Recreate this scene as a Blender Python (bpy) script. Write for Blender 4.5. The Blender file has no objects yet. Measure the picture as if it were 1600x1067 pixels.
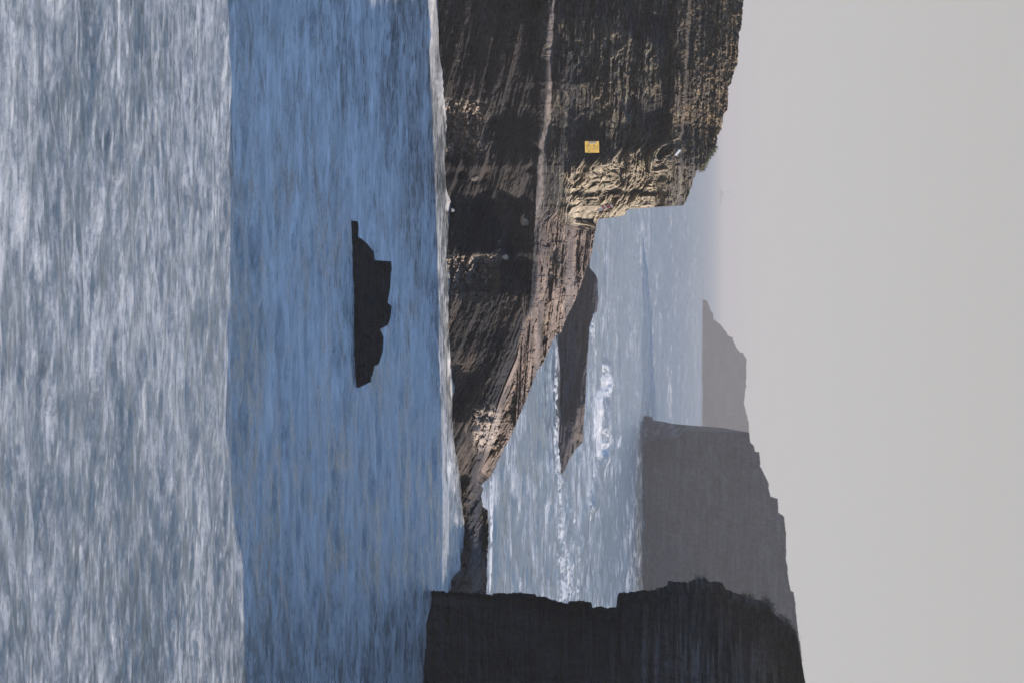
import bpy, math, random
import numpy as np
from mathutils import Vector, Matrix

# ------------------------------------------------------------------ camera, sky, sun, exposure
S = bpy.context.scene
COL = S.collection
F = 7000.0            # focal length in photo pixels (photo 1600 px along world-up, 1067 px along world-right)
H = 12.0              # eye height above the water
V0 = 1136.0           # height of the horizon in the upright photo
CU, CV = 533.5, 800.0
P = math.atan((V0 - CV) / F)
CP, SP = math.cos(P), math.sin(P)
cam = bpy.data.cameras.new('camera'); camo = bpy.data.objects.new('camera', cam); COL.objects.link(camo)
cam.sensor_width = 36.0; cam.lens = F / 1600 * 36.0
cam.clip_start = 1.0; cam.clip_end = 90000.0
Fv, Uv, Rv = Vector((0, CP, -SP)), Vector((0, SP, CP)), Vector((1, 0, 0))
# the photographer held the camera on its side: picture-right is world-up, picture-top is world-left
m = Matrix.Identity(4)
for i, c in enumerate((Uv, -Rv, -Fv)):
    m[0][i], m[1][i], m[2][i] = c
m[0][3], m[1][3], m[2][3] = 0, 0, H
camo.matrix_world = m
cam.dof.use_dof = True; cam.dof.focus_distance = 200.0; cam.dof.aperture_fstop = 5.6
S.camera = camo

SUN_EL, SUN_AZ = math.radians(27), math.radians(73)     # azimuth measured from the view axis (+Y) to the right
SD = Vector((math.sin(SUN_AZ) * math.cos(SUN_EL), math.cos(SUN_AZ) * math.cos(SUN_EL), math.sin(SUN_EL)))
w = bpy.data.worlds.new('World'); S.world = w; w.use_nodes = True
nt = w.node_tree; nt.nodes.clear()
N = nt.nodes.new; L = nt.links.new
out = N('ShaderNodeOutputWorld'); sky = N('ShaderNodeTexSky'); sky.sky_type = 'NISHITA'; sky.sun_disc = False
sky.sun_elevation = SUN_EL; sky.sun_rotation = SUN_AZ
sky.air_density = 1.0; sky.dust_density = 0.2; sky.ozone_density = 4.5
bg1 = N('ShaderNodeBackground'); bg1.inputs['Strength'].default_value = 0.15
L(sky.outputs[0], bg1.inputs['Color'])
bg2 = N('ShaderNodeBackground'); bg2.inputs['Color'].default_value = (0.316, 0.311, 0.309, 1); bg2.inputs['Strength'].default_value = 1.0
geo = N('ShaderNodeTexCoord'); sep = N('ShaderNodeSeparateXYZ'); L(geo.outputs['Generated'], sep.inputs[0])
mr = N('ShaderNodeMapRange'); mr.interpolation_type = 'SMOOTHSTEP'
mr.inputs['From Min'].default_value = 0.055; mr.inputs['From Max'].default_value = 0.36
mr.inputs['To Min'].default_value = 1.0; mr.inputs['To Max'].default_value = 0.0
L(sep.outputs['Z'], mr.inputs['Value'])
gr = N('ShaderNodeMapRange'); gr.inputs['From Min'].default_value = 0.0; gr.inputs['From Max'].default_value = 0.07
gr.inputs['To Min'].default_value = 1.02; gr.inputs['To Max'].default_value = 0.93
L(sep.outputs['Z'], gr.inputs['Value']); L(gr.outputs[0], bg2.inputs['Strength'])
mx = N('ShaderNodeMixShader'); L(mr.outputs[0], mx.inputs[0]); L(bg1.outputs[0], mx.inputs[1]); L(bg2.outputs[0], mx.inputs[2])
L(mx.outputs[0], out.inputs['Surface'])

sl = bpy.data.lights.new('sun', 'SUN'); sl.energy = 3.4; sl.angle = math.radians(0.5); sl.color = (1.0, 0.90, 0.78)
so = bpy.data.objects.new('sun', sl); COL.objects.link(so)
so.rotation_euler = (-SD).to_track_quat('-Z', 'Y').to_euler(); so.location = (40, 20, 60)
S.view_settings.view_transform = 'Standard'; S.view_settings.look = 'None'
S.view_settings.exposure = 0.8; S.view_settings.gamma = 1.0; S.view_settings.use_curve_mapping = False
S.cycles.use_denoising = True
S.cycles.max_bounces = 6; S.cycles.diffuse_bounces = 2; S.cycles.glossy_bounces = 3; S.cycles.volume_bounces = 0
S.cycles.caustics_reflective = False; S.cycles.caustics_refractive = False
S.cycles.sample_clamp_indirect = 3.0

# ------------------------------------------------------------------ numeric helpers
def unproj(u, v, Y):
    """point at world depth Y seen at upright-photo pixel (u from left, v from bottom)"""
    a = (np.asarray(u, float) - CU) / F; b = (np.asarray(v, float) - CV) / F
    dx, dy, dz = a, CP + b * SP, -SP + b * CP
    t = Y / dy
    return t * dx, Y + 0 * t, H + t * dz
def proj(x, y, z):
    zc = y * CP - (z - H) * SP
    return CU + F * x / zc, CV + F * (y * SP + (z - H) * CP) / zc
def depth_on_water(v):
    b = (np.asarray(v, float) - CV) / F
    return H * (CP + b * SP) / (SP - b * CP)
def hsh(*k):
    h = np.full(np.broadcast(*k).shape, 0x9E3779B9, np.uint32)
    for i, a in enumerate(k):
        a = np.asarray(a).astype(np.int64).astype(np.uint32)
        h = (h ^ (a * np.uint32(0x85EBCA6B + 2 * i * 7919))) * np.uint32(0xC2B2AE35)
        h ^= h >> np.uint32(15)
    h = h * np.uint32(0x27D4EB2F); h ^= h >> np.uint32(13); h = h * np.uint32(0x165667B1); h ^= h >> np.uint32(16)
    return h.astype(np.float64) / 4294967296.0
def noise2(x, y, s=0):
    xi, yi = np.floor(x), np.floor(y); fx, fy = x - xi, y - yi
    fx = fx * fx * (3 - 2 * fx); fy = fy * fy * (3 - 2 * fy)
    a = hsh(xi, yi, s); b = hsh(xi + 1, yi, s); c = hsh(xi, yi + 1, s); d = hsh(xi + 1, yi + 1, s)
    return (a * (1 - fx) + b * fx) * (1 - fy) + (c * (1 - fx) + d * fx) * fy
def fbm(x, y, o=4, s=0, g=0.5):
    r = 0; a = 1.0; t = 0
    for i in range(o):
        r = r + a * (noise2(x, y, s + 17 * i) - 0.5); t += a; a *= g; x = x * 2.03 + 5.1; y = y * 2.03 + 9.7
    return r / t * 2
def ss(a, b, x):
    t = np.clip((x - a) / (b - a), 0, 1); return t * t * (3 - 2 * t)
def bricks(u, q, h, Lb, s):
    """random offset of warped masonry-like joint blocks, beds of height h and length Lb"""
    r = np.floor(q / h); sh = hsh(r, 0 * r, s) * 7
    ln = Lb * (0.5 + hsh(r, 0 * r + 3, s))
    return hsh(r, np.floor(u / ln + sh), s + 1) - 0.5
def facets(x, y, s, crack=0.25):
    """broken rock: irregular cells, each a tilted flat face, with narrow cracks between"""
    xi, yi = np.floor(x), np.floor(y)
    f1 = np.full(x.shape, 9.0); f2 = np.full(x.shape, 9.0); val = np.zeros(x.shape)
    for i in (-1, 0, 1):
        for j in (-1, 0, 1):
            cx, cy = xi + i, yi + j
            px = cx + 0.1 + 0.8 * hsh(cx, cy, s); py = cy + 0.1 + 0.8 * hsh(cx, cy, s + 1)
            dx, dy = x - px, y - py; dd = dx * dx + dy * dy
            w_ = (hsh(cx, cy, s + 2) - 0.5) + dx * 1.5 * (hsh(cx, cy, s + 3) - 0.5) + dy * 1.5 * (hsh(cx, cy, s + 4) - 0.5)
            nr = dd < f1
            f2 = np.where(nr, f1, np.minimum(f2, dd)); val = np.where(nr, w_, val); f1 = np.where(nr, dd, f1)
    e = np.sqrt(f2) - np.sqrt(f1)
    return e if crack is None else val + crack * np.exp(-e / 0.06)
def bed(q, h, s):
    """bedding: hard and soft layers with narrow steps between them"""
    r = q / h; i = np.floor(r); f = r - i
    a = hsh(i, 0 * i, s); b = hsh(i + 1, 0 * i, s)
    f = ss(0.72, 1.0, f)
    return a * (1 - f) + b * f - 0.5
def pin(pts):
    a = np.array(pts, float)
    return lambda x: np.interp(x, a[:, 0], a[:, 1])

# ------------------------------------------------------------------ object helpers
def tag(o, label, cat=None, group=None, kind=None):
    if label: o['label'] = label
    if cat: o['category'] = cat
    if group: o['group'] = group
    if kind: o['kind'] = kind
    return o
def grid_mesh(name, X, Y, Z, mat, attrs=None, smooth=False, parent=None, wrap=False):
    r, c = X.shape
    me = bpy.data.meshes.new(name)
    co = np.stack([X, Y, Z], -1).reshape(-1, 3).astype(np.float32)
    me.vertices.add(r * c); me.vertices.foreach_set('co', co.ravel())
    i, j = np.meshgrid(np.arange(r - 1), np.arange(c - 1), indexing='ij')
    a = (i * c + j).ravel()
    q = np.stack([a, a + 1, a + c + 1, a + c], -1).astype(np.int32)
    me.loops.add(q.size); me.loops.foreach_set('vertex_index', q.ravel())
    me.polygons.add(len(q)); me.polygons.foreach_set('loop_start', (np.arange(len(q)) * 4).astype(np.int32))
    me.update(calc_edges=True)
    me.polygons.foreach_set('use_smooth', np.full(len(q), smooth))
    for k, val in (attrs or {}).items():
        if val.ndim == 3:
            at = me.attributes.new(k, 'FLOAT_COLOR', 'POINT')
            at.data.foreach_set('color', np.concatenate([val.reshape(-1, 3), np.ones((r * c, 1))], 1).astype(np.float32).ravel())
        else:
            at = me.attributes.new(k, 'FLOAT', 'POINT'); at.data.foreach_set('value', val.astype(np.float32).ravel())
    me.materials.append(mat)
    o = bpy.data.objects.new(name, me); COL.objects.link(o)
    if parent: o.parent = parent
    return o
def mesh_obj(name, verts, faces, mat, parent=None, smooth=False):
    me = bpy.data.meshes.new(name); me.from_pydata([tuple(v) for v in verts], [], faces); me.update()
    me.materials.append(mat)
    if smooth: me.polygons.foreach_set('use_smooth', [True] * len(me.polygons))
    o = bpy.data.objects.new(name, me); COL.objects.link(o)
    if parent: o.parent = parent
    return o

# ------------------------------------------------------------------ materials
def new_mat(name):
    m = bpy.data.materials.new(name); m.use_nodes = True
    return m, m.node_tree, m.node_tree.nodes['Principled BSDF']
def rock_mat(name, fine=1.0, vein=0.5, rough=0.85, bump=0.35):
    """colour comes from the 'rock' attribute (rock tone, light and shade painted in on the main cliff), broken up by grain, thin beds and stains"""
    m, t, b = new_mat(name); n = t.nodes.new; l = t.links.new
    at = n('ShaderNodeAttribute'); at.attribute_name = 'rock'
    tc = n('ShaderNodeTexCoord'); mp = n('ShaderNodeMapping'); mp.inputs['Scale'].default_value = (0.35 * fine, 0.35 * fine, 5.5 * fine)
    mp.inputs['Rotation'].default_value = (0, math.radians(9), 0)
    l(tc.outputs['Object'], mp.inputs[0])
    n1 = n('ShaderNodeTexNoise'); n1.inputs['Scale'].default_value = 1.0; n1.inputs['Detail'].default_value = 8; n1.inputs['Roughness'].default_value = 0.7
    l(mp.outputs[0], n1.inputs['Vector'])
    r1 = n('ShaderNodeMapRange'); r1.inputs['From Min'].default_value = 0.3; r1.inputs['From Max'].default_value = 0.7
    r1.inputs['To Min'].default_value = 1 - vein; r1.inputs['To Max'].default_value = 1 + vein
    l(n1.outputs['Fac'], r1.inputs['Value'])
    n2 = n('ShaderNodeTexNoise'); n2.inputs['Scale'].default_value = 6 * fine; n2.inputs['Detail'].default_value = 6
    l(tc.outputs['Object'], n2.inputs['Vector'])
    r2 = n('ShaderNodeMapRange'); r2.inputs['From Min'].default_value = 0.3; r2.inputs['From Max'].default_value = 0.7
    r2.inputs['To Min'].default_value = 0.7; r2.inputs['To Max'].default_value = 1.35
    l(n2.outputs['Fac'], r2.inputs['Value'])
    mu = n('ShaderNodeMath'); mu.operation = 'MULTIPLY'; l(r1.outputs[0], mu.inputs[0]); l(r2.outputs[0], mu.inputs[1])
    vm = n('ShaderNodeVectorMath'); vm.operation = 'SCALE'; l(at.outputs['Color'], vm.inputs[0]); l(mu.outputs[0], vm.inputs['Scale'])
    l(vm.outputs[0], b.inputs['Base Color'])
    b.inputs['Roughness'].default_value = rough; b.inputs['Specular IOR Level'].default_value = 0.25
    bp = n('ShaderNodeBump'); bp.inputs['Strength'].default_value = bump; bp.inputs['Distance'].default_value = 0.06
    l(n1.outputs['Fac'], bp.inputs['Height']); l(bp.outputs[0], b.inputs['Normal'])
    return m
M_rock = rock_mat('layered schist')
M_sea_rock = rock_mat('wet black rock', fine=2.0, rough=0.6)
M_far = rock_mat('distant cliff rock', fine=0.35, vein=0.35)
def plain(name, col, rough=0.7, var=0.15, scale=8):
    m, t, b = new_mat(name); n = t.nodes.new; l = t.links.new
    ns = n('ShaderNodeTexNoise'); ns.inputs['Scale'].default_value = scale; ns.inputs['Detail'].default_value = 5
    tc = n('ShaderNodeTexCoord'); l(tc.outputs['Object'], ns.inputs['Vector'])
    mix = n('ShaderNodeMixRGB'); mix.inputs[1].default_value = (*[c * (1 - var) for c in col], 1); mix.inputs[2].default_value = (*[min(1, c * (1 + var)) for c in col], 1)
    l(ns.outputs['Fac'], mix.inputs[0]); l(mix.outputs[0], b.inputs['Base Color']); b.inputs['Roughness'].default_value = rough
    return m

# ------------------------------------------------------------------ THE MAIN CLIFF (left, with the sloping point)
DARK = np.array([0.020, 0.0165, 0.0165]); TAN = np.array([0.34, 0.275, 0.19]); BROWN = np.array([0.178, 0.130, 0.100])  # DARK is below the rock's own tone: shade painted in
RIDGE = np.array([0.20, 0.163, 0.138]); SOIL = np.array([0.19, 0.135, 0.08]); GREY = np.array([0.036, 0.035, 0.037])

crest0 = pin([(-400, 1178), (-60, 1168), (0, 1162), (48, 1158), (52, 1155), (100, 1153), (118, 1146), (131, 1143), (136, 1138), (172, 1137),
             (180, 1131), (205, 1127), (212, 1122), (232, 1118), (238, 1110), (262, 1098), (266, 1090), (278, 1085), (292, 1081), (318, 1071),
             (321.5, 1068), (322.5, 1036), (325, 1022), (324, 1012), (321, 1003), (317, 992), (320, 986), (326, 984), (333, 978), (337, 976), (339, 967),
             (340, 958), (343, 935), (365, 930), (395, 925), (420, 917), (450, 906), (480, 894), (500, 884), (520, 877),
             (524, 868), (545, 859), (570, 847), (578, 840), (600, 832), (640, 816), (680, 799), (710, 783), (742, 768), (750, 761), (758, 752), (762, 756), (775, 752),
             (790, 755), (797, 763), (830, 764), (870, 762), (915, 761), (960, 758), (1020, 750)])
crest = lambda u: crest0(u) + 1.1 * fbm(u / 3.5, 0 * u, 3, 201) + 0.8 * (hsh(np.floor(u / 6), 0 * u, 202) - 0.5)
water_v = pin([(-400, 680), (0, 686), (60, 688), (130, 692), (200, 698), (260, 700), (320, 706), (380, 708), (460, 708), (520, 712), (600, 716), (660, 717), (720, 724), (780, 729), (830, 733), (860, 731), (885, 727), (905, 718), (940, 708), (1020, 703)])
base_v = lambda u: water_v(u) - 30

def main_face(u, v):
    """returns depth offset (metres further away) and rock colour at photo-space (u, v)"""
    wu = 5 * fbm(u / 38, v / 38, 3, 11); wv = 6 * fbm(u / 55, v / 30, 3, 12)
    ridge = 868 - 0.082 * u
    up = ss(-14, 6, v - ridge)                                     # above the pale ridge
    q_up = v + 0.05 * u + 0.3 * wv
    q_lo = v + 0.20 * u + 0.00022 * u * u + 0.4 * wv
    slab_lo = pin([(300, 848), (400, 842), (440, 838), (480, 832), (505, 818), (560, 806), (600, 790), (640, 776), (700, 760), (745, 745)])(u)
    slab = ss(318, 352, u) * ss(-3, 3, v - slab_lo - 3 * wv / 6) * ss(762, 735, u)
    # the folded nose
    fold = ss(232, 262, u + wu + 0.25 * (v - 960)) * ss(872, 895, v + 2 * wv) * ss(1052, 1012, v + 0.35 * (u - 290) + 2 * wv) * ss(360, 348, u)
    tri = lambda x: 2 / np.pi * np.arcsin(np.sin(x) * 0.97)
    q_f = v + 17 * tri(u * 0.060 + 0.6) + 13 * tri(v * 0.07 + u * 0.045) + 0.15 * u + 8 * fbm(u / 18, v / 18, 3, 13)
    q = q_lo * (1 - up) + q_up * up
    q = q * (1 - fold) + q_f * fold
    q = q + slab * (0.05 * u)
    ew = 7 * fbm(u / 90, q / 30, 2, 5)
    amp = 0.18 + 0.75 * ss(0.45, 0.75, noise2(u / 70 + 3, v / 45, 21)) + 0.7 * fold + 0.4 * slab
    d = 0.55 * bed(q, 23, 31) + 0.25 * bed(q + 3, 9.5, 32) + 0.09 * bed(q, 3.7, 33) + 0.04 * bed(q, 1.7, 39)
    d = d * (0.5 + 0.7 * noise2(u / 120, q / 40, 22))
    d += amp * (0.55 * bricks(u + ew + wu, q, 31, 95, 41) + 0.28 * bricks(u + ew, q, 12, 44, 42) + 0.15 * bricks(u + 0.6 * ew, q, 5.5, 20, 43) + 0.07 * bricks(u, q, 2.6, 9, 44))
    d += 0.30 * fbm(u / 60, v / 40, 4, 6) + 0.08 * fbm(u / 5, q / 3, 3, 7)
    # large shape: lean, ledges, buttresses turned to the right
    m_px = 0.0276
    d += 0.10 * (v - 700) * m_px - 0.36 * m_px * np.clip(u, -100, 235) - 0.34 * m_px * np.clip(u - 235, 0, 165) * ss(872, 852, v + 0.082 * u * 0.5)
    rw = 6 * fbm(u / 60, 0 * u, 4, 61) + 1.5 * wu / 7
    rf = ss(-60, 30, u) * ss(420, 330, u)
    d += 0.75 * ss(-5, 5, v - ridge - rw) * (0.4 + 0.6 * rf)       # pale ridge: one long ledge
    d -= 0.35 * ss(-26, -5, v - ridge - rw) * rf
    d += 2.6 * ss(243, 345, u + 0.9 * wu) * ss(880, 905, v) * (1 - 0.75 * ss(1022, 1042, v + 0.2 * wv)) + fold * (0.7 * facets(u / 24 + wu / 20, q / 13, 45) + 0.36 * facets(u / 10, q / 5.5, 46) + 0.12 * facets(u / 3.5, q / 2.2, 48) + 0.25 * fbm(u / 20, v / 20, 3, 47))        # the nose turns away to the right
    d += 0.6 * ss(8, 0, np.abs(u - 300 + wu)) * fold
    d += 1.25 * m_px * np.clip(v - slab_lo, 0, None) * ss(318, 352, u) * (1 - 0.85 * ss(745, 765, u)) + 0.38 * m_px * (np.clip(u - 330, 0, 415) - 0.7 * np.clip(u - 760, 0, 300)) * ss(330, 380, u) * ss(-12, 12, v - slab_lo)
    d -= 0.5 * ss(-10, 0, v - slab_lo) * ss(330, 380, u) * ss(760, 700, u)
    st = 0.55 * (ss(395, 412, u + 0.5 * wu) * ss(705, 725, v) * ss(852, 842, v)) - 0.55 * ss(412, 560, u) * ss(705, 725, v) * ss(852, 842, v) * 1.0
    d += 1.4 * st
    rub = ss(396, 404, u + wu) * ss(482, 450, u + wu) * ss(792, 764, v + wv + 0.15 * (u - 400))
    rub = np.maximum(rub, ss(150, 162, u + wu) * ss(252, 230, u + wu) * ss(770, 735, v + wv))
    rub = np.maximum(rub, ss(630, 645, u + wu) * ss(715, 690, u + wu) * ss(735, 745, v) * ss(792, 772, v + wv))
    d += rub * (0.9 * m_px * (u - 400) * (u > 380) * ss(482, 450, u) + 0.45 * facets(u / 7, v / 6, 71) + 0.4 * facets(u / 15, v / 12, 72) + 0.2 * facets(u / 3.2, v / 3, 73))
    # scattered small patches that look to the right
    for (pu, pv, r, A) in ((275, 750, 13, 0.7), (268, 760, 6, 0.4), (268, 720, 10, .5), (185, 772, 10, 0.5), (308, 798, 12, 0.9), (302, 788, 8, .5), (345, 820, 12, 0.7), (330, 813, 8, 0.5), (8, 790, 14, 0.8), (4, 838, 16, 1.0), (25, 815, 9, .5), (72, 735, 7, 0.4), (388, 800, 10, .6),
                           (648, 768, 10, 0.7), (690, 752, 8, 0.7), (700, 765, 9, 0.8), (715, 748, 4, 0.6), (736, 749, 3, .5), (372, 812, 10, .6), (230, 838, 9, .6), (262, 828, 8, .6)):
        g = np.exp(-(((u - pu) / r) ** 2 + ((v - pv) / r) ** 2))
        d += A * g * ss(-r, r, u - pu + 0.3 * wu) * 1.3
    soil = ss(1035, 1085, v + 0.30 * (u - 60) * 0.35 + 3 * wv) * ss(300, 210, u) * up
    d += soil * (0.45 * m_px * np.clip(v - 1050, 0, None) + 0.10 * facets(u / 3.5, v / 2.6, 81) + 0.14 * facets(u / 8, q_up / 4.5, 82))
    mess = ss(0.50, 0.68, noise2(u / 45 + 9, v / 60, 88) + 0.25 * ss(860, 1010, v) - 0.12) * up * ss(330, 300, u) * (1 - soil)
    d += mess * (0.34 * facets(u / 19 + wu / 12, q / 7, 83) + 0.13 * facets(u / 8, q / 3, 84))
    d += (1 - fold) * (1 - soil) * (0.12 * facets(u / 34 + wu / 16, q / 10, 85) + 0.07 * facets(u / 14, q / 4, 86) + 0.035 * facets(u / 6, q / 1.9, 87)) * (0.6 + 1.3 * slab + 1.5 * ss(740, 770, u))
    d += slab * (0.34 * bed(q, 9, 34) + 0.16 * bed(q + 0.5 * wv, 4, 35) + 0.07 * bed(q, 2, 36))
    tip = ss(738, 775, u)
    d += tip * (0.5 * facets(u / 26, q / 9, 88) + 0.3 * facets(u / 11, v / 5, 89) + 0.4 * fbm(u / 20, v / 10, 3, 90))
    # rock colour; shade put into DARK, sunlit joint edges into tan
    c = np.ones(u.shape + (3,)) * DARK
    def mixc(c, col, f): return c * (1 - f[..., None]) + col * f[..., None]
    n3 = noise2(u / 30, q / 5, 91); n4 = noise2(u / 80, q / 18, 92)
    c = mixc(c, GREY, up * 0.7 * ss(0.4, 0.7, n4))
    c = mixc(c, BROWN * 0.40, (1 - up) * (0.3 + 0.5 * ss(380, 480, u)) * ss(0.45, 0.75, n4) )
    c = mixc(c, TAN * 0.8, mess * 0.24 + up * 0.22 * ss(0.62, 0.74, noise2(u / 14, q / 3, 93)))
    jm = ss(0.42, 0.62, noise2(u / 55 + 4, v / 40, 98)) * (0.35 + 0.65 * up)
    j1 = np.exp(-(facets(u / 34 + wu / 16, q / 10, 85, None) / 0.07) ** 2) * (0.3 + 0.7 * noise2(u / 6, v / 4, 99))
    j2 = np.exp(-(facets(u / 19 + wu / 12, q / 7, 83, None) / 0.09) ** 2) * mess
    c = mixc(c, TAN * 0.75, np.clip(j1 * jm + j2, 0, 1) * 0.75 * (1 - fold) * (1 - slab))  # tan veins on joints paint in the sunlit step edges
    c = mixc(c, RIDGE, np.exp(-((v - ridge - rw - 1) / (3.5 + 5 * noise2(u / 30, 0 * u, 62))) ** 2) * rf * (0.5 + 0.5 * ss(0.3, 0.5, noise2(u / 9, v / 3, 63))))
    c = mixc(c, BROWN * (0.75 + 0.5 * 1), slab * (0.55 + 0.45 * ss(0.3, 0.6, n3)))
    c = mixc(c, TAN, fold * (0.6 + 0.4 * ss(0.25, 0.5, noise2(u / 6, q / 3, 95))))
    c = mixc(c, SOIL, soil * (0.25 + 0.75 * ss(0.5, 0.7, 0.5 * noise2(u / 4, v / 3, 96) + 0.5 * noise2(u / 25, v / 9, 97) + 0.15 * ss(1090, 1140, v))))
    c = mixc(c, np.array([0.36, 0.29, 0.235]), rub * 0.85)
    return d, c

def loaf(name, us, v_rows, crest_f, water_f, face, mat, back_rows=26, k_top=0.06, drop=0.22, thick=1.0, rough_top=0.12, depth0=None):
    """a cliff: rows climb the face to the crest, cross the top going back, and come down behind into the water"""
    u = us[None, :] + 0 * v_rows[:, None]; v = v_rows[:, None] + 0 * us[None, :]
    cr = crest_f(us)[None, :] + 0 * v
    vv = np.minimum(v, cr); over = np.maximum(v - cr, 0)
    d, c = face(u, vv)
    Yb = depth_on_water(water_f(us))[None, :] if depth0 is None else depth0(us)[None, :]
    X, Y, Z = unproj(u, vv, Yb + d)
    jag = rough_top * fbm(u / 7, over / 7, 3, 301)
    Y = Y + over * k_top
    X = X * (1 + over * k_top * 0.5 / Y)
    Z = Z - drop * over * k_top + np.where(over > 0, -np.abs(jag), 0)
    nb = back_rows; s = np.linspace(0, 1, nb + 1)[1:, None]
    Xe, Ye, Ze = X[-1:], Y[-1:], Z[-1:]
    Yk = Ye + s * (6 * thick) + 1.2 * fbm(u[:1] / 50 + 0 * s, s * 4 + 0 * u[:1], 3, 302)
    Zk = Ze * (1 - s) + (-1.5) * s
    Xk = Xe + 0 * s
    cb = np.repeat(c[-1:], nb, 0)
    X = np.concatenate([X, Xk]); Y = np.concatenate([Y, Yk]); Z = np.concatenate([Z, Zk]); c = np.concatenate([c, cb])
    return grid_mesh(name, X, Y, Z, mat, {'rock': c})

us = np.concatenate([np.arange(-420, -12, 3.0), np.arange(-12, 800, 0.95), np.arange(800, 1030, 1.6)])
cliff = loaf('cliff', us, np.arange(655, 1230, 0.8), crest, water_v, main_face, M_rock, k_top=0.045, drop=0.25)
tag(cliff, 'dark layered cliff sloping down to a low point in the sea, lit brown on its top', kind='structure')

# ------------------------------------------------------------------ THE DARK CLIFF (right edge, runs towards the camera out of frame)
edge_u = pin([(600, 921), (666, 921), (700, 924), (735, 925), (768, 929), (772, 926), (800, 926), (803, 925), (835, 927), (838, 931), (855, 932), (858, 935), (868, 938), (887, 943),
              (889, 938), (900, 938), (924, 940), (925.5, 949), (935, 947), (948, 949), (963, 949), (965, 930), (968, 926), (985, 925), (1000, 922), (1020, 921), (1030, 917), (1042, 914),
              (1044, 906.5), (1060, 908), (1075, 909), (1083, 905), (1086, 903), (1100, 902.5), (1106, 908), (1128, 909), (1133, 919), (1150, 926), (1170, 934), (1195, 939), (1203, 948),
              (1206, 955), (1215, 963), (1228, 972), (1238, 980), (1243, 988), (1247, 1000), (1252, 1030), (1257, 1060), (1262, 1080), (1266, 1120)])
def dark_cliff():
    v = np.arange(628, 1264, 0.9); s = np.concatenate([-np.arange(60, 0, -1.0), np.linspace(0, 1, 300)])
    Yc = 178.0
    eu = edge_u(v) + 1.8 * fbm(v / 3, 0 * v, 3, 400) + 1.2 * (hsh(np.floor(v / 5), 0 * v, 402) - 0.5)
    V = v[:, None] + 0 * s[None, :]; Sx = s[None, :] + 0 * V
    E = np.minimum(eu, 1090)[:, None] + 0 * Sx
    fr = np.clip(Sx, 0, 1)
    U = E + (1105 - E) * fr
    q = V - 0.02 * (U - 900); wu = 10 * fbm(U / 40, V / 25, 3, 401)
    d = 0.30 * bed(q, 17, 411) + 0.16 * bed(q, 6.5, 412) + 0.07 * bed(q, 2.6, 413)
    d += 0.30 * bricks(U + wu, q, 38, 60, 414) + 0.22 * bricks(U + wu, q, 13, 26, 415) + 0.08 * bricks(U, q, 5, 9, 416) + 0.5 * fbm(U / 50, V / 80, 4, 417)
    d += 0.012 * np.clip(V - 660, 0, None) * 0.9                     # lean
    d *= ss(0.0, 0.03, fr) * 0.9 + 0.1
    Yf = depth_on_water(665) - 2.0 * fr + d + 2.5 * (1 - ss(0, 0.12, fr)) * 0.3
    X, Y, Z = unproj(U, V, Yf)
    n = 60; bk = np.clip(-Sx, 0, None)
    Y = Y + bk * 0.18; X = X + bk * 0.04 + np.where(bk > 0, 0.25 * np.abs(bricks(bk * 12, q, 13, 60, 420)) * np.clip(bk / 4, 0, 1), 0)
    # out of frame: the wall swings towards the camera; this is what shades the water in front of the cliffs
    path = np.array([(15.5, 172), (16.2, 160), (15.2, 148), (14.6, 136), (13.0, 124), (12.2, 116), (12.4, 113.4), (13.6, 113.2), (20, 118), (34, 124), (60, 132)], float)
    pl = np.concatenate([[0], np.cumsum(np.hypot(*np.diff(path, axis=0).T))]); pp = np.linspace(0, pl[-1], 260)[1:]
    px = np.interp(pp, pl, path[:, 0]); py = np.interp(pp, pl, path[:, 1])
    zc = Z[:, -1:]
    Xo = px[None, :] + 0.04 * (zc - 5) + 0.35 * bed(zc * 8 + 0 * px[None], 6, 430) * ss(0, 12, pp)[None] + 0.5 * fbm(pp[None] / 6 + 0 * zc, zc / 4 + 0 * pp[None], 3, 431) * ss(0, 12, pp)[None] + 0.3
    Yo = py[None, :] + 0 * zc + (3.4 * fbm(zc / 2.2 + 0 * px[None], 0.15 * pp[None] + 0 * zc, 4, 433) + 0.5 * (bricks(zc * 6 + 0 * px[None], pp[None] + 0 * zc, 9, 7, 434))) * ss(20, 40, pp)[None]; Zo = zc + 0 * px[None, :]
    X = np.concatenate([X, Xo], 1); Y = np.concatenate([Y, Yo], 1); Z = np.concatenate([Z, Zo], 1)
    # top: contour drawn in to a spine well behind the edge
    k = 40; t = np.linspace(0, 1, k + 1)[1:, None]
    tx, ty, tz = X[-1:], Y[-1:], Z[-1:]
    sx = np.maximum(tx, 18) + 25; sy = np.clip(ty, 130, 186)
    Xt = tx + (sx - tx) * t; Yt = ty + (sy - ty) * t; Zt = tz + 2.4 * (1 - (1 - t) ** 2) + 0.25 * fbm(Xt / 1.5, Yt / 1.5, 3, 432) * np.minimum(1, t * 8)
    X = np.concatenate([X, Xt]); Y = np.concatenate([Y, Yt]); Z = np.concatenate([Z, Zt])
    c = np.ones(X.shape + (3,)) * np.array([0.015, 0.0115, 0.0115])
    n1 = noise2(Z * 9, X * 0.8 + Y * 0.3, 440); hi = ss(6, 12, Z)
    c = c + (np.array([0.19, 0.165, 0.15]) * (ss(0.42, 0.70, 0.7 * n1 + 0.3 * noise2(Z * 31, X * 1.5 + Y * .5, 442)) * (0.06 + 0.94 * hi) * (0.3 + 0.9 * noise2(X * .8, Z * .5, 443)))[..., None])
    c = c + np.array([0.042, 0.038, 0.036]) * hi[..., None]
    g = ss(13.2, 14.6, Z + 0.8 * fbm(X, Z, 2, 441))
    c = c * (1 - g[..., None] * 0.7) + np.array([0.05, 0.05, 0.028]) * g[..., None] * 0.7
    return grid_mesh('dark_cliff', X, Y, Z, M_rock, {'rock': c})
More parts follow.
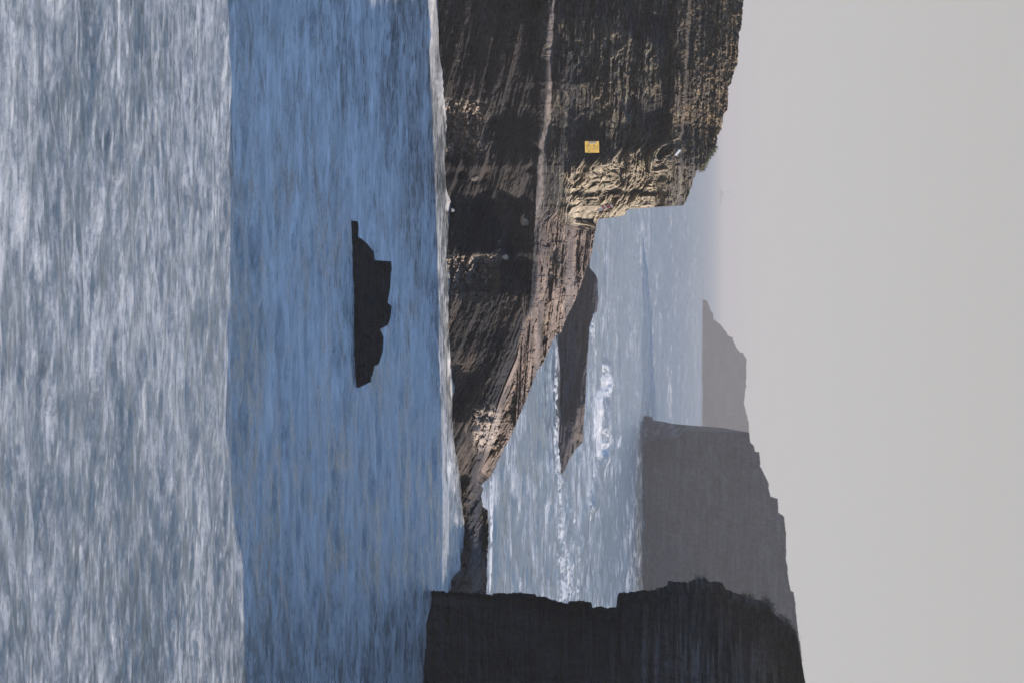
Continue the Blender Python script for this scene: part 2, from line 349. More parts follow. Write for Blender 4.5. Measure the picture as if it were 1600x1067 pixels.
dc = dark_cliff(); tag(dc, 'near-black cliff wall with bedding lines, filling the bottom edge of the picture', kind='structure')

# ------------------------------------------------------------------ HEADLANDS BEHIND
def far_face(sc, seed, lean, A, cols):
    def f(u, v):
        q = v + 0.06 * u
        d = sc * A * (0.9 * fbm(u / 60, v / 90, 5, seed) + 0.35 * bricks(u, q, 22, 40, seed + 1) + 0.2 * bricks(u, q, 8, 15, seed + 2) + 0.15 * bed(q, 6, seed + 3))
        d += lean * sc * np.clip(v - 1000, 0, None)
        c = np.ones(u.shape + (3,)) * cols[0]
        g = ss(0.5, 0.8, noise2(u / 20, v / 10, seed + 5))
        c = c * (1 - g[..., None]) + cols[1] * g[..., None]
        return d, c
    return f
def jagf(base, seed, a=1.0, period=9.0):
    return lambda x: base(x) + a * (hsh(np.floor(x / period), 0 * x, seed) - 0.5) * 2 + 0.5 * a * fbm(x / 2.5, 0 * x, 3, seed)
mid_crest = pin([(600, 640), (648.5, 700), (649.5, 1003), (651, 1019), (657, 1021), (660, 1026), (661.5, 1040), (665.5, 1064), (667, 1075.5), (673, 1077), (674.5, 1168), (676, 1171), (690, 1172), (696, 1178), (705, 1180),
                 (706, 1187), (728, 1188), (745, 1197), (757, 1201), (775, 1204), (779, 1216), (800, 1217), (806, 1225), (835, 1229), (868, 1228), (900, 1232), (922, 1236), (924, 1240), (948, 1244), (985, 1247), (1015, 1252), (1067, 1258), (1200, 1266)])
mid_water = pin([(600, 1006), (880, 1005), (1200, 1004)])
s_mid = 646 / F
hl = loaf('headland', np.concatenate([np.arange(649, 682, 0.35), np.arange(682, 1180, 1.0)]), np.arange(996, 1290, 0.8), jagf(mid_crest, 501, 0.8, 11), mid_water,
          far_face(s_mid, 510, 0.12, 9, (np.array([0.075, 0.062, 0.058]), np.array([0.095, 0.08, 0.074]))), M_far, k_top=0.5, drop=0.06, thick=8, rough_top=0.4)
tag(hl, 'grey hazy headland with a stepped skyline behind the near cliffs', kind='structure')
far_crest = pin([(440, 1000), (466, 1095), (468, 1098), (470, 1104), (480, 1109), (486, 1111), (490, 1114), (499, 1116), (503, 1121), (507, 1126), (512, 1130), (522, 1136), (526, 1140), (527, 1145), (536, 1148), (543, 1152), (550, 1155),
                 (551, 1161), (557, 1165), (562, 1167), (600, 1166), (625, 1163), (631, 1163), (640, 1166), (655, 1168), (659, 1170), (700, 1173), (900, 1175), (1100, 1180)])
far_water = pin([(440, 1097.5), (530, 1098), (534, 1100), (1100, 1100)])
s_far = 2250 / F
hf = loaf('far_headland', np.arange(467, 1000, 0.8), np.arange(1093, 1200, 0.6), jagf(far_crest, 521, 0.7, 6), lambda u: 1098 + 0 * u,
          far_face(s_far, 530, 0.1, 8, (np.array([0.03, 0.026, 0.028]), np.array([0.06, 0.048, 0.04]))), M_far, k_top=1.5, drop=0.06, thick=30, rough_top=0.8)
tag(hf, 'palest and farthest headland, a low wedge fading into the haze at the horizon', kind='structure')

# ------------------------------------------------------------------ ROCKS IN THE SEA
def islet_face(u, v):
    top = pin([(400, 925), (500, 926), (560, 916), (620, 905), (650, 900), (690, 890), (740, 872)])(u)
    q = v + 0.10 * u; m_px = 319 / F
    d = 0.6 * fbm(u / 40, v / 25, 4, 601) + 0.3 * bricks(u, q, 9, 40, 602) + 0.2 * bricks(u, q, 3.5, 16, 603) + 0.25 * bed(q, 5, 604)
    bk = ss(-2, 3, v - top)
    d += 1.1 * m_px * np.clip(v - top, 0, None) + 0.25 * m_px * np.clip(u - 560, 0, None) + 1.6 * ss(676, 690, u) * ss(896, 900, v)
    c = np.ones(u.shape + (3,)) * np.array([0.060, 0.050, 0.052])
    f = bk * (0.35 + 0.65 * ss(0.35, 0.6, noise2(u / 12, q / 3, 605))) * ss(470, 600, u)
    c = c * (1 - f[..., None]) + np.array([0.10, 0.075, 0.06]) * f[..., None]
    return d, c
ic = pin([(300, 938), (418, 921), (424, 927), (430, 931), (436, 934), (465, 935), (487, 933), (491, 928), (500, 925), (512, 921), (540, 920), (570, 917), (600, 916), (640, 914), (652, 912), (690, 911.5), (694, 908), (699, 902), (703, 899), (712, 892), (725, 886), (735, 882), (742, 876), (748, 868), (760, 855)])
isl = loaf('islet', np.concatenate([np.arange(330, 764, 0.6)]), np.arange(860, 985, 0.45), jagf(ic, 611, 0.5, 5), lambda u: 872.5 + 0 * u, islet_face, M_rock, k_top=0.12, drop=0.5, rough_top=0.15)
tag(isl, 'long low rock islet with a brown sunlit end, in the sea behind the sloping point', 'rock')
def searock_face(u, v):
    q = v - 0.04 * u; m_px = 144 / F
    d = 0.18 * fbm(u / 30, v / 18, 4, 701) + 0.14 * bricks(u + 6 * fbm(u / 20, v / 20, 2, 702), q, 9, 26, 703) + 0.06 * bricks(u, q, 3.2, 10, 704) + 0.05 * bed(q, 3, 705)
    d += 0.25 * m_px * np.clip(v - 550, 0, None) + 0.004 * np.abs(u - 460)
    c = np.ones(u.shape + (3,)) * np.array([0.014, 0.012, 0.013]); return d, c
sc_ = pin([(330, 545), (342, 545), (345, 548), (346, 559), (352, 560.5), (371, 560), (374, 566), (380, 573), (386, 578), (393, 584), (407, 586), (408, 604), (407.5, 610), (409, 611.5), (422, 612.5), (426, 611), (449, 610), (473, 606), (476, 609), (479, 612), (497, 610.5), (508, 606.5), (512, 599), (515, 593),
           (516.5, 595), (521, 597), (527, 599.5), (548, 598.5), (566, 593), (570, 590), (571, 585.5), (587, 582), (590, 579.5), (596, 580), (600, 572), (605, 562), (606, 553), (612, 544)])
sr = loaf('sea_rock', np.arange(338, 612, 0.4), np.arange(535, 660, 0.4), sc_, lambda u: 554 + 0 * u, searock_face, M_sea_rock, k_top=0.035, drop=0.45, rough_top=0.05, thick=0.3)
tag(sr, 'black blocky rock standing alone out of the water in front of the cliffs', 'rock')
# pale slab leaning at the foot of the far right headland
def slab_face(u, v):
    d = 8.0 * 0.1 * fbm(u / 12, v / 20, 4, 721) - 6 + 0.12 * (v - 1020)
    c = np.ones(u.shape + (3,)) * np.array([0.05, 0.042, 0.04]); g = ss(0.5, 0.7, noise2((u + v * 0.5) / 5, v / 9, 722)); c = c + g[..., None] * np.array([.07, .06, .05]); return d, c
sb = loaf('rock_slab', np.arange(656, 694, 0.4), np.arange(1000, 1100, 0.5), pin([(650, 1000), (656.5, 1020), (657.5, 1030), (659, 1040), (665, 1066), (667, 1076), (676, 1077), (677, 1064), (686, 1058), (687, 1020), (694, 1000)]), lambda u: 1005 + 0 * u, slab_face, M_far, k_top=0.1, drop=0.8, rough_top=0.2)
tag(sb, 'paler rock slab leaning on the sea end of the grey hazy headland', 'rock')

# ------------------------------------------------------------------ THE SEA
def water_material():
    m, t, b = new_mat('sea water'); n = t.nodes.new; l = t.links.new
    tc = n('ShaderNodeTexCoord')
    fo = n('ShaderNodeAttribute'); fo.attribute_name = 'foam'
    tu = n('ShaderNodeAttribute'); tu.attribute_name = 'scum_glint'
    ru = n('ShaderNodeAttribute'); ru.attribute_name = 'chop'
    def noise(scale, det, rough=0.6, dist=0.0, sx=1, sy=1):
        mp = n('ShaderNodeMapping'); mp.inputs['Scale'].default_value = (sx, sy, 1); l(tc.outputs['Object'], mp.inputs[0])
        k = n('ShaderNodeTexNoise'); k.inputs['Scale'].default_value = scale; k.inputs['Detail'].default_value = det; k.inputs['Roughness'].default_value = rough; k.inputs['Distortion'].default_value = dist
        l(mp.outputs[0], k.inputs['Vector']); return k.outputs['Fac']
    def ramp(x, a, c, lo=0.0, hi=1.0):
        r = n('ShaderNodeMapRange'); r.interpolation_type = 'SMOOTHSTEP'; r.inputs['From Min'].default_value = a; r.inputs['From Max'].default_value = c
        r.inputs['To Min'].default_value = lo; r.inputs['To Max'].default_value = hi; l(x, r.inputs['Value']); return r.outputs[0]
    def mth(op, a, c, clamp=False):
        k = n('ShaderNodeMath'); k.operation = op; k.use_clamp = clamp
        for i, x in enumerate((a, c)):
            if isinstance(x, (int, float)): k.inputs[i].default_value = x
            else: l(x, k.inputs[i])
        return k.outputs[0]
    lace = noise(1.9, 9, 0.66, 0.3, 0.6, 1.0)
    # residual foam, with painted reflections and glints: threshold falls where 'scum' is high
    lace = mth('ADD', lace, mth('MULTIPLY', mth('SUBTRACT', noise(7.5, 5, 0.7, 0.2, 0.5, 1.0), 0.5), 0.45))
    f1 = mth('SUBTRACT', mth('ADD', lace, mth('MULTIPLY', tu.outputs['Fac'], 0.5)), 0.68)
    f1 = ramp(f1, -0.04, 0.42)
    f2 = mth('SUBTRACT', mth('ADD', noise(4.0, 9, 0.75, 0.7, 0.6, 1.0), mth('MULTIPLY', fo.outputs['Fac'], 0.58)), 0.70)
    f2 = ramp(f2, 0.0, 0.30)
    foam = mth('MAXIMUM', mth('MULTIPLY', f1, 0.86), f2, True)
    big = noise(0.25, 3)
    deep = n('ShaderNodeMixRGB'); deep.inputs[1].default_value = (0.060, 0.073, 0.075, 1); deep.inputs[2].default_value = (0.105, 0.115, 0.108, 1); l(big, deep.inputs[0])
    mixc = n('ShaderNodeMixRGB'); l(foam, mixc.inputs[0]); l(deep.outputs[0], mixc.inputs[1]); fcol = n('ShaderNodeMixRGB'); l(ramp(noise(0.9, 7, 0.7, 0.3, 0.45, 1.0), 0.32, 0.66), fcol.inputs[0]); fcol.inputs[1].default_value = (0.42, 0.40, 0.37, 1); fcol.inputs[2].default_value = (0.86, 0.80, 0.73, 1); l(fcol.outputs[0], mixc.inputs[2])
    l(mixc.outputs[0], b.inputs['Base Color'])
    l(mth('ADD', mth('MULTIPLY', foam, 0.5), ru.outputs['Fac']), b.inputs['Roughness'])
    b.inputs['IOR'].default_value = 1.33
    h = mth('ADD', mth('MULTIPLY', noise(1.6, 8, 0.68, 0.2, 0.55, 1.0), 0.35), mth('MULTIPLY', foam, 0.06))
    bp = n('ShaderNodeBump'); bp.inputs['Strength'].default_value = 0.8; bp.inputs['Distance'].default_value = 0.6
    l(h, bp.inputs['Height']); l(bp.outputs[0], b.inputs['Normal'])
    return m
def build_water():
    rng = np.random.default_rng(7)
    # rows: even steps in 1/distance as far as 3 km, then coarse to the horizon
    vr = np.concatenate([np.array([-3000, -1500, -600, -300.0]), np.arange(-90, 760, 1.0), np.arange(760, 1010, 0.7), np.arange(1010, 1100, 0.8), np.arange(1100, 1130, 0.8)])
    yr = depth_on_water(vr); yr = yr[(yr > 0)]; yr = np.concatenate([[-300, -60, 0], yr[yr > 10], [20000, 26000, 34000, 45000]])
    tt = np.concatenate([-np.geomspace(6, 0.115, 22), np.linspace(-0.11, 0.11, 900), np.geomspace(0.115, 6, 22)])
    sc = np.maximum(yr, 55)
    Y = yr[:, None] + 0 * tt[None]; X = sc[:, None] * tt[None]
    Z = np.zeros_like(X)
    fade_x = 1.0
    cell = np.maximum(np.gradient(yr)[:, None], 0.04) * 0.45
    for lam, A, ncomp in ((40, 0.05, 5), (16, 0.05, 7), (7, 0.045, 9), (3.2, 0.036, 12), (1.6, 0.024, 14), (0.8, 0.013, 14), (0.45, 0.006, 10)):
        att = np.clip(lam / (3.0 * cell) - 0.5, 0, 1)
        if lam <= 7: att = att * (yr[:, None] < 1200)
        z = 0
        for k in range(ncomp):
            lm = lam * rng.uniform(0.7, 1.4); a = rng.normal(math.radians(-84), 0.42 if lam > 5 else 0.48); ph = rng.uniform(0, 6.28)
            kx, ky = math.cos(a) * 6.283 / lm, math.sin(a) * 6.283 / lm
            ph_ = kx * X + ky * Y + ph + 1.2 * math.sin(ph) * np.sin(X / (lm * 4.3) + ph) + 1.1 * np.sin(Y / (lm * 5.1) - ph)
            s_ = np.sin(ph_); z = z + (s_ + 0.35 * (s_ * s_ - 0.5))
        Z += z * A / math.sqrt(ncomp) * att
    U, V = proj(X, np.maximum(Y, 30), 0 * X)
    inr = (Y > 40)
    near_calm = 1.0           # sheltered water in the lee
    Z *= near_calm
    for yc, a_, w_, x0_, x1_ in ((113.5, .10, .8, -9, 2), (117.5, .08, .7, -6, 7), (126, .07, .8, -1, 10), (137, .07, .9, -9, 4), (163, .10, 1.2, -8, 1), (171, .08, 1.2, -2, 9), (96, .09, .7, -3, 9), (84, .08, .6, -8, 3)):
        yy = yc + 0.9 * fbm(X / 3.5, 0 * X + yc, 3, 820) * 2
        Z += a_ * np.exp(-((Y - yy) / w_) ** 2) * ss(x0_ - 2, x0_ + 2, X) * ss(x1_ + 2, x1_ - 2, X)
    # --- foam placement (world-fixed pattern, measured where it lies)
    n0 = fbm(X / 2.2, Y / 3.0, 4, 801); n1 = fbm(X / 0.9, Y / 1.6, 4, 802); n2 = fbm(X / 6, Y / 9, 3, 803)
    foam = np.zeros_like(X); scum_glint = np.zeros_like(X)
    wl = np.interp(U, np.linspace(-400, 1020, 143), water_v(np.linspace(-400, 1020, 143)))
    gap = wl - V                                                         # photo px in front of the cliff foot
    foam = np.maximum(foam, 0.95 * np.exp(-((gap - 6 - 10 * n0) / 9.0) ** 2) * ss(720, 600, U) * ((Y < 215)) * (0.60 + 1.5 * n1 + 0.7 * n0))
    foam = np.maximum(foam, 0.75 * np.exp(-((gap - 10 - 9 * n0) / 14.0) ** 2) * ss(600, 700, U) * ((Y < 215)) * (0.8 + 0.6 * n1))
    foam = np.maximum(foam, 0.8 * np.exp(-((gap - 20 - 10 * n0) / 6.0) ** 2) * ss(300, 400, U) * ss(900, 820, U) * (0.5 + n1))
    foam = np.maximum(foam, 0.9 * ss(0.0, 3, 5 - np.abs(gap - 3)) * ss(620, 700, U) * ss(930, 900, U))
    # behind the point: bright backwash lines
    def line(pts, wdt, amp, wob=0.0):
        f = pin(pts); c = f(U) + wob * n0 * 6; lo, hi = pts[0][0], pts[-1][0]
        return amp * np.exp(-((V - c) / wdt) ** 2) * ss(lo - 6, lo + 12, U) * ss(hi + 6, hi - 12, U)
    foam = np.maximum(foam, line([(745, 764), (800, 766), (860, 765), (930, 766)], 4, 1.0, 0.5))
    foam = np.maximum(foam, line([(520, 868), (600, 867), (700, 871), (760, 874)], 4, 0.9, 0.4))
    foam = np.maximum(foam, line([(700, 876), (760, 873), (800, 872), (840, 876), (880, 886), (950, 888)], 5, 0.72, 1.0))
    foam = np.maximum(foam, line([(740, 884), (800, 893), (860, 901), (950, 899)], 4, 0.62, 1.0))
    foam = np.maximum(foam, line([(860, 872), (900, 878), (945, 876)], 9, 0.7, 1.0))
    foam = np.maximum(foam, line([(470, 922), (520, 925), (560, 931)], 4, 0.75, 0.8))
    foam = np.maximum(foam, line([(560, 941), (590, 944), (612, 942), (640, 934), (665, 938), (690, 946), (705, 940), (722, 932), (760, 920), (800, 918)], 3.2, 0.75, 0.6))
    foam = np.maximum(foam, line([(582, 944), (600, 945), (630, 931), (680, 931), (700, 938), (716, 936)], 7, 1.5, 0.5))
    foam = np.maximum(foam, line([(672, 967), (684, 969), (705, 963)], 3, 0.85, 0.5))
    foam = np.maximum(foam, line([(780, 922), (817, 921)], 2.0, 0.8, 0.3))
    foam = np.maximum(foam, line([(650, 556), (700, 553), (750, 550), (1067, 660)], 0.1, 0.0))
    farf = ss(212, 235, Y); nh = fbm(X / 0.22, Y / 1.3, 3, 815)
    foam = foam * (1 - farf) + farf * foam * (0.85 + 1.1 * nh)
    foam = foam + farf * ss(3000, 900, Y) * 0.28 * ss(0.42, 0.7, fbm(X / 0.5, Y / 2.5, 3, 816))
    foam = np.maximum(foam, line([(584, 944), (600, 945), (628, 933), (680, 932), (702, 938), (716, 936)], 5.5, 2.1, 0.9) * (0.8 + 0.5 * n1) * farf)
    # the breaker stands up
    ridge = line([(560, 946), (600, 948), (640, 940), (700, 950), (725, 938), (800, 925)], 6, 1.0, 0.3)
    Z += 0.6 * ridge * (0.8 + 0.35 * n0 + 0.15 * nh)
    Z += 0.35 * line([(740, 880), (800, 886), (880, 892), (960, 892)], 8, 1.0, 0.6) * (0.7 + 0.6 * n1)
    Z += 0.12 * np.clip(foam - 0.4, 0, 1) * (n1 + 0.3) * ss(3000, 200, Y)
    scum_glint = 0.65 + 0.22 * n2 + 0.22 * n0
    scum_glint = scum_glint + 0.02 * ss(400, 340, V) + 0.14 * ss(385, 420, V) * ss(730, 660, V) + (0.30 * fbm(X / 1.1, Y / 2.4, 4, 817)) * ss(385, 420, V)  # shaded band: sky reflection put into the colour by extra pale cover
    scum_glint = np.where(Y > 215, 0.32 + 0.8 * fbm(X / 1.6, Y / 3, 4, 811) + 0.5 * fbm(X / 12, Y / 40, 3, 812), scum_glint)  # far water: wave glints and reflections painted as pale streaks
    scum_glint = scum_glint * ss(6000, 1200, Y)
    Z += 0.22 * fbm(X / 2.4, Y / 5, 3, 813) * ss(215, 320, Y) * ss(4000, 1500, Y)
    return grid_mesh('sea', X, Y, Z, water_material(), {'foam': foam, 'scum_glint': np.clip(scum_glint, 0, 1), 'chop': 0.08 + 0.22 * ss(200, 900, Y)}, smooth=True)
sea = build_water(); tag(sea, 'blue-grey rippled sea with foam along the cliff foot', kind='structure')

# ------------------------------------------------------------------ SIGNS AND LITTER ON THE CLIFF
def face_point(u, v, lift=0.0):
    d, _ = main_face(np.array([[float(u)]]), np.array([[float(v)]]))
    Y = float(depth_on_water(water_v(u))) + float(d[0, 0]) - lift
    x, y, z = unproj(u, v, Y); return Vector((float(x), float(y), float(z)))
def min_face(u0, u1, v0, v1):
    uu, vv = np.meshgrid(np.linspace(u0, u1, 24), np.linspace(v0, v1, 24))
    d, _ = main_face(uu, vv); return float((depth_on_water(water_v(uu)) + d).min())
def box(name, c, ax, ay, az, mat, parent=None):
    vs = [c + sx * ax + sy * ay + sz * az for sx in (-1, 1) for sy in (-1, 1) for sz in (-1, 1)]
    fs = [(0, 1, 3, 2), (4, 6, 7, 5), (0, 4, 5, 1), (2, 3, 7, 6), (0, 2, 6, 4), (1, 5, 7, 3)]
    if parent: vs = [v - parent.location for v in vs]
    return mesh_obj(name, vs, fs, mat, parent)
def empty(name, loc):
    o = bpy.data.objects.new(name, None); COL.objects.link(o); o.location = loc; return o
M_yel = plain('weathered yellow sign paint', (0.74, 0.46, 0.07), 0.5, 0.3, 5)
M_blk = plain('black lettering', (0.05, 0.045, 0.03), 0.6)
M_gry = plain('peeled grey metal', (0.28, 0.26, 0.27), 0.5)
M_white = plain('white painted wood', (0.85, 0.79, 0.72), 0.6, 0.05)
M_red = plain('faded red paint', (0.55, 0.12, 0.12), 0.6)
M_wood = plain('sun bleached wood', (0.55, 0.45, 0.30), 0.8)
def yellow_sign():
    Ys = min_face(219, 241, 911, 939) - 0.12
    def pt(u, v, off=0.0): return Vector([float(a) for a in unproj(u, v, Ys - off)])
    r = empty('warning_sign', pt(230, 914)); tag(r, 'small yellow notice board with rows of black text fixed on the dark cliff face', 'sign')
    # board turned slightly to the right so the sun rakes it
    W = (pt(238.5, 925) - pt(221.5, 925)).length / 2; Hh = (pt(230, 936) - pt(230, 914)).length / 2
    a = math.radians(44); ax = Vector((math.cos(a), math.sin(a), 0)); nrm = Vector((math.sin(a), -math.cos(a), 0)); up = Vector((0, 0, 1))
    W = W / math.cos(a); c = pt(230, 925, 0.22)
    box('board', c, ax * W, up * Hh, nrm * 0.012, M_yel, r)
    rr = random.Random(4); vs = []; fs = []
    def flush():
        if vs: mesh_obj('text_line', list(vs), list(fs), M_blk, r); vs.clear(); fs.clear()
    def mark(x, y, w, h):
        k = len(vs); 
        for sx, sy in ((-1, -1), (1, -1), (1, 1), (-1, 1)): vs.append(c - r.location + ax * (x + sx * w) + up * (y + sy * h) + nrm * 0.016)
        fs.append((k, k + 1, k + 2, k + 3))
    for i, yy in enumerate((-0.80, -0.62, -0.42, -0.22, 0.0, 0.22, 0.36, 0.55, 0.72, 0.84)):
        x = -0.45 if i in (1, 2, 5) else -0.30
        end = 0.75 if i % 3 else 0.45
        while x < end:
            w = rr.uniform(0.02, 0.07)
            mark((x + w) * W, yy * Hh, w * W * 0.8, (0.035 if i in (1, 6) else 0.02) * Hh); x += 2 * w + 0.03
        flush()
    for a_ in ((-0.30, -0.45, 0.12, 0.07), (-0.28, 0.28, 0.1, 0.06), (0.75, -0.4, 0.06, 0.14)):
        mark(a_[0] * W, a_[1] * Hh, a_[2] * W, a_[3] * Hh); flush()
    k = [(-0.93, -0.42), (-0.62, -0.52), (-0.66, 0.62), (-0.93, 0.66)]
    pv = [c - r.location + ax * (x * W) + up * (y * Hh) + nrm * z for z in (0.014, 0.020) for x, y in k]
    mesh_obj('peeled_patch', pv, [(4, 5, 6, 7), (0, 3, 2, 1), (0, 1, 5, 4), (1, 2, 6, 5), (2, 3, 7, 6), (3, 0, 4, 7)], M_gry, r)
    for s in (-1, 1):
        box('bracket', c + ax * W * 0.55 * s - nrm * 0.10 + up * Hh * 0.3, ax * 0.02, up * 0.02, nrm * 0.09, M_gry, r)
yellow_sign()
def striped_sign():
    Ys = min_face(316, 334, 915, 955) - 0.10
    def pt(u, v, off=0.0): return Vector([float(a) for a in unproj(u, v, Ys - off)])
    r = empty('broken_sign', pt(322, 915)); tag(r, 'broken red and white striped sign on a pale post at the end of the cliff', 'sign')
    p = pt(322.5, 927); box('post', p, Vector((0.035, 0.03, 0)), Vector((0.0, 0, 0.36)), Vector((-0.03, 0.035, 0)), M_wood, r)
    def bar(u0, v0, u1, v1, w, mats, off):
        a, b = pt(u0, v0, off), pt(u1, v1, off); d = b - a; n = len(mats); side = Vector((d.z, 0, -d.x)).normalized() * w
        nr = Vector((0.5, -0.85, 0)) * 0.012
        o = empty('striped_board', a - r.location); o.parent = r
        for i, mt in enumerate(mats):
            c = a + d * ((i + 0.5) / n) - r.location - o.location
            vs = [c + sx * d * (0.5 / n) + sy * side + sz * nr for sx in (-1, 1) for sy in (-1, 1) for sz in (-1, 1)]
            q = mesh_obj('red_band' if mt is M_red else 'white_band', vs, [(0, 1, 3, 2), (4, 6, 7, 5), (0, 4, 5, 1), (2, 3, 7, 6), (0, 2, 6, 4), (1, 5, 7, 3)], mt, o)
    bar(322.5, 938, 323.0, 958, 0.055, [M_white, M_red, M_white, M_red, M_white, M_white, M_red, M_white], 0.05)
    bar(330, 934, 320.5, 956, 0.05, [M_white, M_white, M_white, M_red, M_white, M_red, M_red, M_white], 0.09)
striped_sign()
Yp = min_face(232, 246, 1053, 1065) - 0.05
c = Vector([float(a) for a in unproj(239, 1059, Yp)]); dv = Vector((-5.0, 0, 4.2)).normalized()
o = empty('plank', c); tag(o, 'short white painted plank stuck at a slant high on the dark cliff face', 'plank')
sd = Vector((dv.z, 0, -dv.x)); tilt = Vector((0.55, -0.8, 0.2)).normalized()
sd = dv.cross(tilt)
b_ = box('plank', c, dv * 0.155, sd * 0.055, tilt * 0.02, M_white)
b_.name = 'plank'; bpy.data.objects.remove(o); b_.name = 'plank'; tag(b_, 'short white painted plank stuck at a slant high on the dark cliff face', 'plank')

# ------------------------------------------------------------------ SHRUBS AND GRASS ON THE CRESTS
def leaf_mat(name, c1, c2):
    m, t, b = new_mat(name); n = t.nodes.new; l = t.links.new
    oi = n('ShaderNodeTexNoise'); oi.inputs['Scale'].default_value = 5; tc = n('ShaderNodeTexCoord'); l(tc.outputs['Object'], oi.inputs['Vector'])
    mix = n('ShaderNodeMixRGB'); mix.inputs[1].default_value = (*c1, 1); mix.inputs[2].default_value = (*c2, 1); l(oi.outputs['Fac'], mix.inputs[0]); l(mix.outputs[0], b.inputs['Base Color']); b.inputs['Roughness'].default_value = 0.7
    return m
M_grass = leaf_mat('olive cliff grass', (0.10, 0.10, 0.035), (0.22, 0.18, 0.07)); M_shrub = leaf_mat('dark shrub leaves', (0.025, 0.03, 0.015), (0.06, 0.06, 0.035))
def blades(name, pts, rad, n, ln, mat, label, seed, cat='plant', group=None, dirs=(0, 0, 1)):
    rr = random.Random(seed); vs = []; fs = []
    base = sum(pts, Vector()) / len(pts)
    for i in range(n):
        k = rr.random() * (len(pts) - 1); a = pts[int(k)].lerp(pts[int(k) + 1], k - int(k))
        p = a + Vector((rr.gauss(0, rad), rr.gauss(0, rad * 1.5), rr.uniform(-rad, rad * 0.7)))
        d = (Vector(dirs) + Vector((rr.gauss(0, 0.6), rr.gauss(0, 0.6), rr.gauss(0, 0.4)))).normalized() * ln * rr.uniform(0.4, 1.3) * (1.5 if rr.random() < 0.04 else 1)
        sd = d.cross(Vector((rr.gauss(0, 1), rr.gauss(0, 1), rr.gauss(0, 1)))).normalized() * ln * 0.07
        k = len(vs); q = p - base
        vs += [q - sd, q + sd, q + d * 0.6 + sd * 0.8 + Vector((0, 0, -0.02)), q + d, q + d * 0.6 - sd * 0.8]; fs.append((k, k + 1, k + 2, k + 3, k + 4))
    o = mesh_obj(name, vs, fs, mat); o.location = base
    return tag(o, label, cat, group)
def crest_pt(u, dv=0, dd=0.3):
    v = float(crest(np.array([float(u)]))[0]); d, _ = main_face(np.array([[float(u)]]), np.array([[v]]))
    x, y, z = unproj(u, v + dv, float(depth_on_water(water_v(u))) + float(d[0, 0]) + dd); return Vector((float(x), float(y), float(z)))
blades('grass_tuft', [crest_pt(u, -1.5) for u in (228, 236, 244, 252, 260, 264)], 0.09, 900, 0.17, M_grass, 'olive grass tuft hanging over the seaward top corner of the cliff', 3, 'grass tuft')
labs = ['dark shrub highest on the near-black cliff, close to the bottom edge', 'dark shrub on the upper shoulder of the near-black cliff', 'bushy dark shrub on the sloping top of the near-black cliff',
        'low dark scrub on the blunt outermost knob of the near-black cliff', 'small dark bush just below the shoulder of the near-black cliff']
for i, (vv, n, r_) in enumerate(((1237, 260, 0.10), (1224, 260, 0.10), (1200, 500, 0.14), (1095, 130, 0.08), (1168, 200, 0.08))):
    pts = []
    for dv in (-9, 0, 9):
        x, y, z = unproj(float(edge_u(vv + dv)) + 0.5, vv + dv, 178.6 + 0.012 * (vv - 660) * 0.4 ); pts.append(Vector((float(x), float(y), float(z))))
    blades('shrub', pts, r_, n, 0.12, M_shrub, labs[i], 40 + i, 'shrub', 'shrubs along the top of the dark cliff', (-0.5, 0, 0.6))

# ------------------------------------------------------------------ LOOSE BOULDERS
def boulder(u, v, r, col, label, seed, pull=0.1, sq=(1, 0.9, 0.8)):
    import bmesh
    bm = bmesh.new(); bmesh.ops.create_icosphere(bm, subdivisions=4, radius=1.0)
    rs = np.random.default_rng(seed); dirs = rs.normal(size=(14, 3)); dirs /= np.linalg.norm(dirs, axis=1)[:, None]; lim = rs.uniform(0.62, 0.95, 14)
    co = np.array([x.co[:] for x in bm.verts])
    for dd, lm in zip(dirs, lim):
        t = co @ dd; co = co - np.clip(t - lm, 0, None)[:, None] * dd
    nn = fbm(co[:, 0] * 3 + seed, co[:, 1] * 3 + co[:, 2] * 2, 3, seed); co = co * (1 + 0.06 * nn[:, None]) * np.array(sq) * r
    for x, c_ in zip(bm.verts, co): x.co = c_
    me = bpy.data.meshes.new('boulder'); bm.to_mesh(me); bm.free()
    at = me.attributes.new('rock', 'FLOAT_COLOR', 'POINT'); at.data.foreach_set('color', np.tile(np.array([*col, 1], np.float32), len(me.vertices)))
    me.materials.append(M_rock); o = bpy.data.objects.new('boulder', me); COL.objects.link(o)
    o.location = face_point(u, v, pull); o.rotation_euler = tuple(rs.uniform(0, 3, 3))
    return tag(o, label, 'boulder')
TN = (0.40, 0.33, 0.24); GN = (0.27, 0.23, 0.2)
boulder(329, 707.5, 0.10, (0.85, 0.8, 0.72), 'tiny white rock at the waterline of the layered cliff', 1, 0.25)
boulder(402, 789, 0.17, TN, 'pale boulder wedged below the tan ledge in the middle of the cliff', 2, 0.1)
boulder(277, 741, 0.24, (0.13, 0.11, 0.095), 'rounded rough boulder low on the dark face of the cliff', 3, 0.05)
boulder(160, 697, 0.16, GN, 'small brown boulder at the foot of the cliff beside the rubble', 4, 0.1)
boulder(668, 745, 0.22, GN, 'brown boulder near the seaward end of the sloping point', 5, 0.1)
boulder(345, 820, 0.28, TN, 'tall tan block under the pale ridge of the cliff', 6, 0.05, (0.7, 0.7, 1.3))

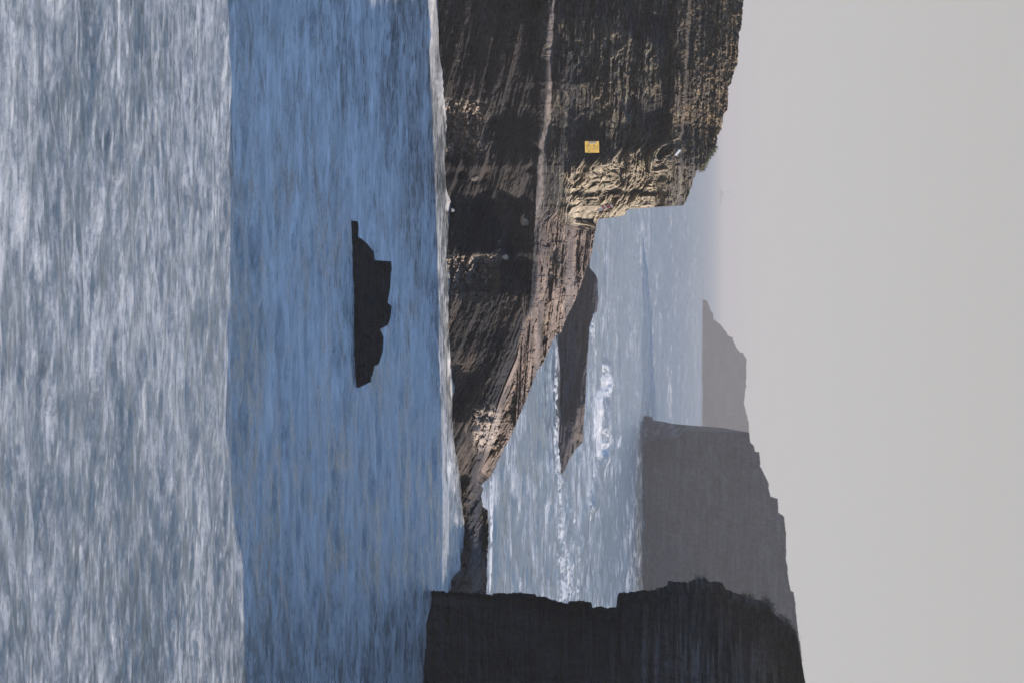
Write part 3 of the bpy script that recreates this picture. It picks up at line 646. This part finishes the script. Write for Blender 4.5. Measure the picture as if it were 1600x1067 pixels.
# ------------------------------------------------------------------ BOAT ON THE HORIZON
def boat():
    Yb = 7000.0
    def P3(u, dz): x, y, z = unproj(u, V0, Yb); return Vector((float(x), float(y), dz))
    r = empty('fishing_boat', (P3(307, 0).x, Yb, 0)); tag(r, 'faint white fishing boat with two masts far out on the hazy horizon', 'boat')
    Mw = plain('white boat paint', (0.85, 0.83, 0.8), 0.5); Mh = plain('dark hull paint', (0.06, 0.07, 0.09), 0.5)
    st = []; L_ = 11.0
    for k in range(9):
        t = -1 + 2 * k / 8; w = 3.2 * (1 - abs(t) ** 3 * (1 if t < 0 else 0.75)); h = 3.2 + 1.8 * max(0, -t) ** 2 + 0.5 * t * t
        for s, zz in ((-1, 1), (-0.55, 0), (0.55, 0), (1, 1)): st.append(Vector((t * L_ * (1.0 if zz else 0.9), s * w, h if zz else -1)))
    fs = []
    for k in range(8):
        for j in range(3): a = k * 4 + j; fs.append((a, a + 4, a + 5, a + 1))
        fs.append((k * 4, k * 4 + 3, k * 4 + 7, k * 4 + 4))
    fs += [(0, 1, 2, 3), (32, 35, 34, 33)]
    mesh_obj('hull', st, fs, Mh, r)
    def bx(nm, c, e, mt): box(nm, Vector(c) + r.location, Vector((e[0], 0, 0)), Vector((0, e[1], 0)), Vector((0, 0, e[2])), mt, r)
    bx('wheelhouse', (3.5, 0, 7.0), (3.2, 2.2, 3.6), Mw); bx('cabin_roof', (3.5, 0, 10.9), (3.6, 2.5, 0.25), Mw); bx('deck_house', (-3.5, 0, 4.8), (2.2, 1.8, 1.6), Mh)
    bx('mast', (5, 0, 15.5), (0.3, 0.3, 4.5), Mh); bx('mast', (-7, 0, 11), (0.3, 0.3, 7), Mh); bx('boom', (-3, 0, 14), (4, 0.2, 0.2), Mh)
boat()

# ------------------------------------------------------------------ THE AIR
def haze():
    x0, x1, y0, y1, z0, z1 = -60000, 60000, -400, 46000, -2.6, 27.5
    vs = [(x, y, z) for x in (x0, x1) for y in (y0, y1) for z in (z0, z1)]
    m = bpy.data.materials.new('sea haze'); m.use_nodes = True; t = m.node_tree; t.nodes.clear()
    o_ = t.nodes.new('ShaderNodeOutputMaterial'); pv = t.nodes.new('ShaderNodeVolumePrincipled')
    pv.inputs['Density'].default_value = 2.7e-4; pv.inputs['Color'].default_value = (0.85, 0.765, 0.69, 1); pv.inputs['Anisotropy'].default_value = 0.0
    t.links.new(pv.outputs[0], o_.inputs['Volume'])
    o = mesh_obj('haze', vs, [(0, 1, 3, 2), (4, 6, 7, 5), (0, 4, 5, 1), (2, 3, 7, 6), (0, 2, 6, 4), (1, 5, 7, 3)], m)
    tag(o, 'pale sea haze over the water', kind='stuff')
haze()
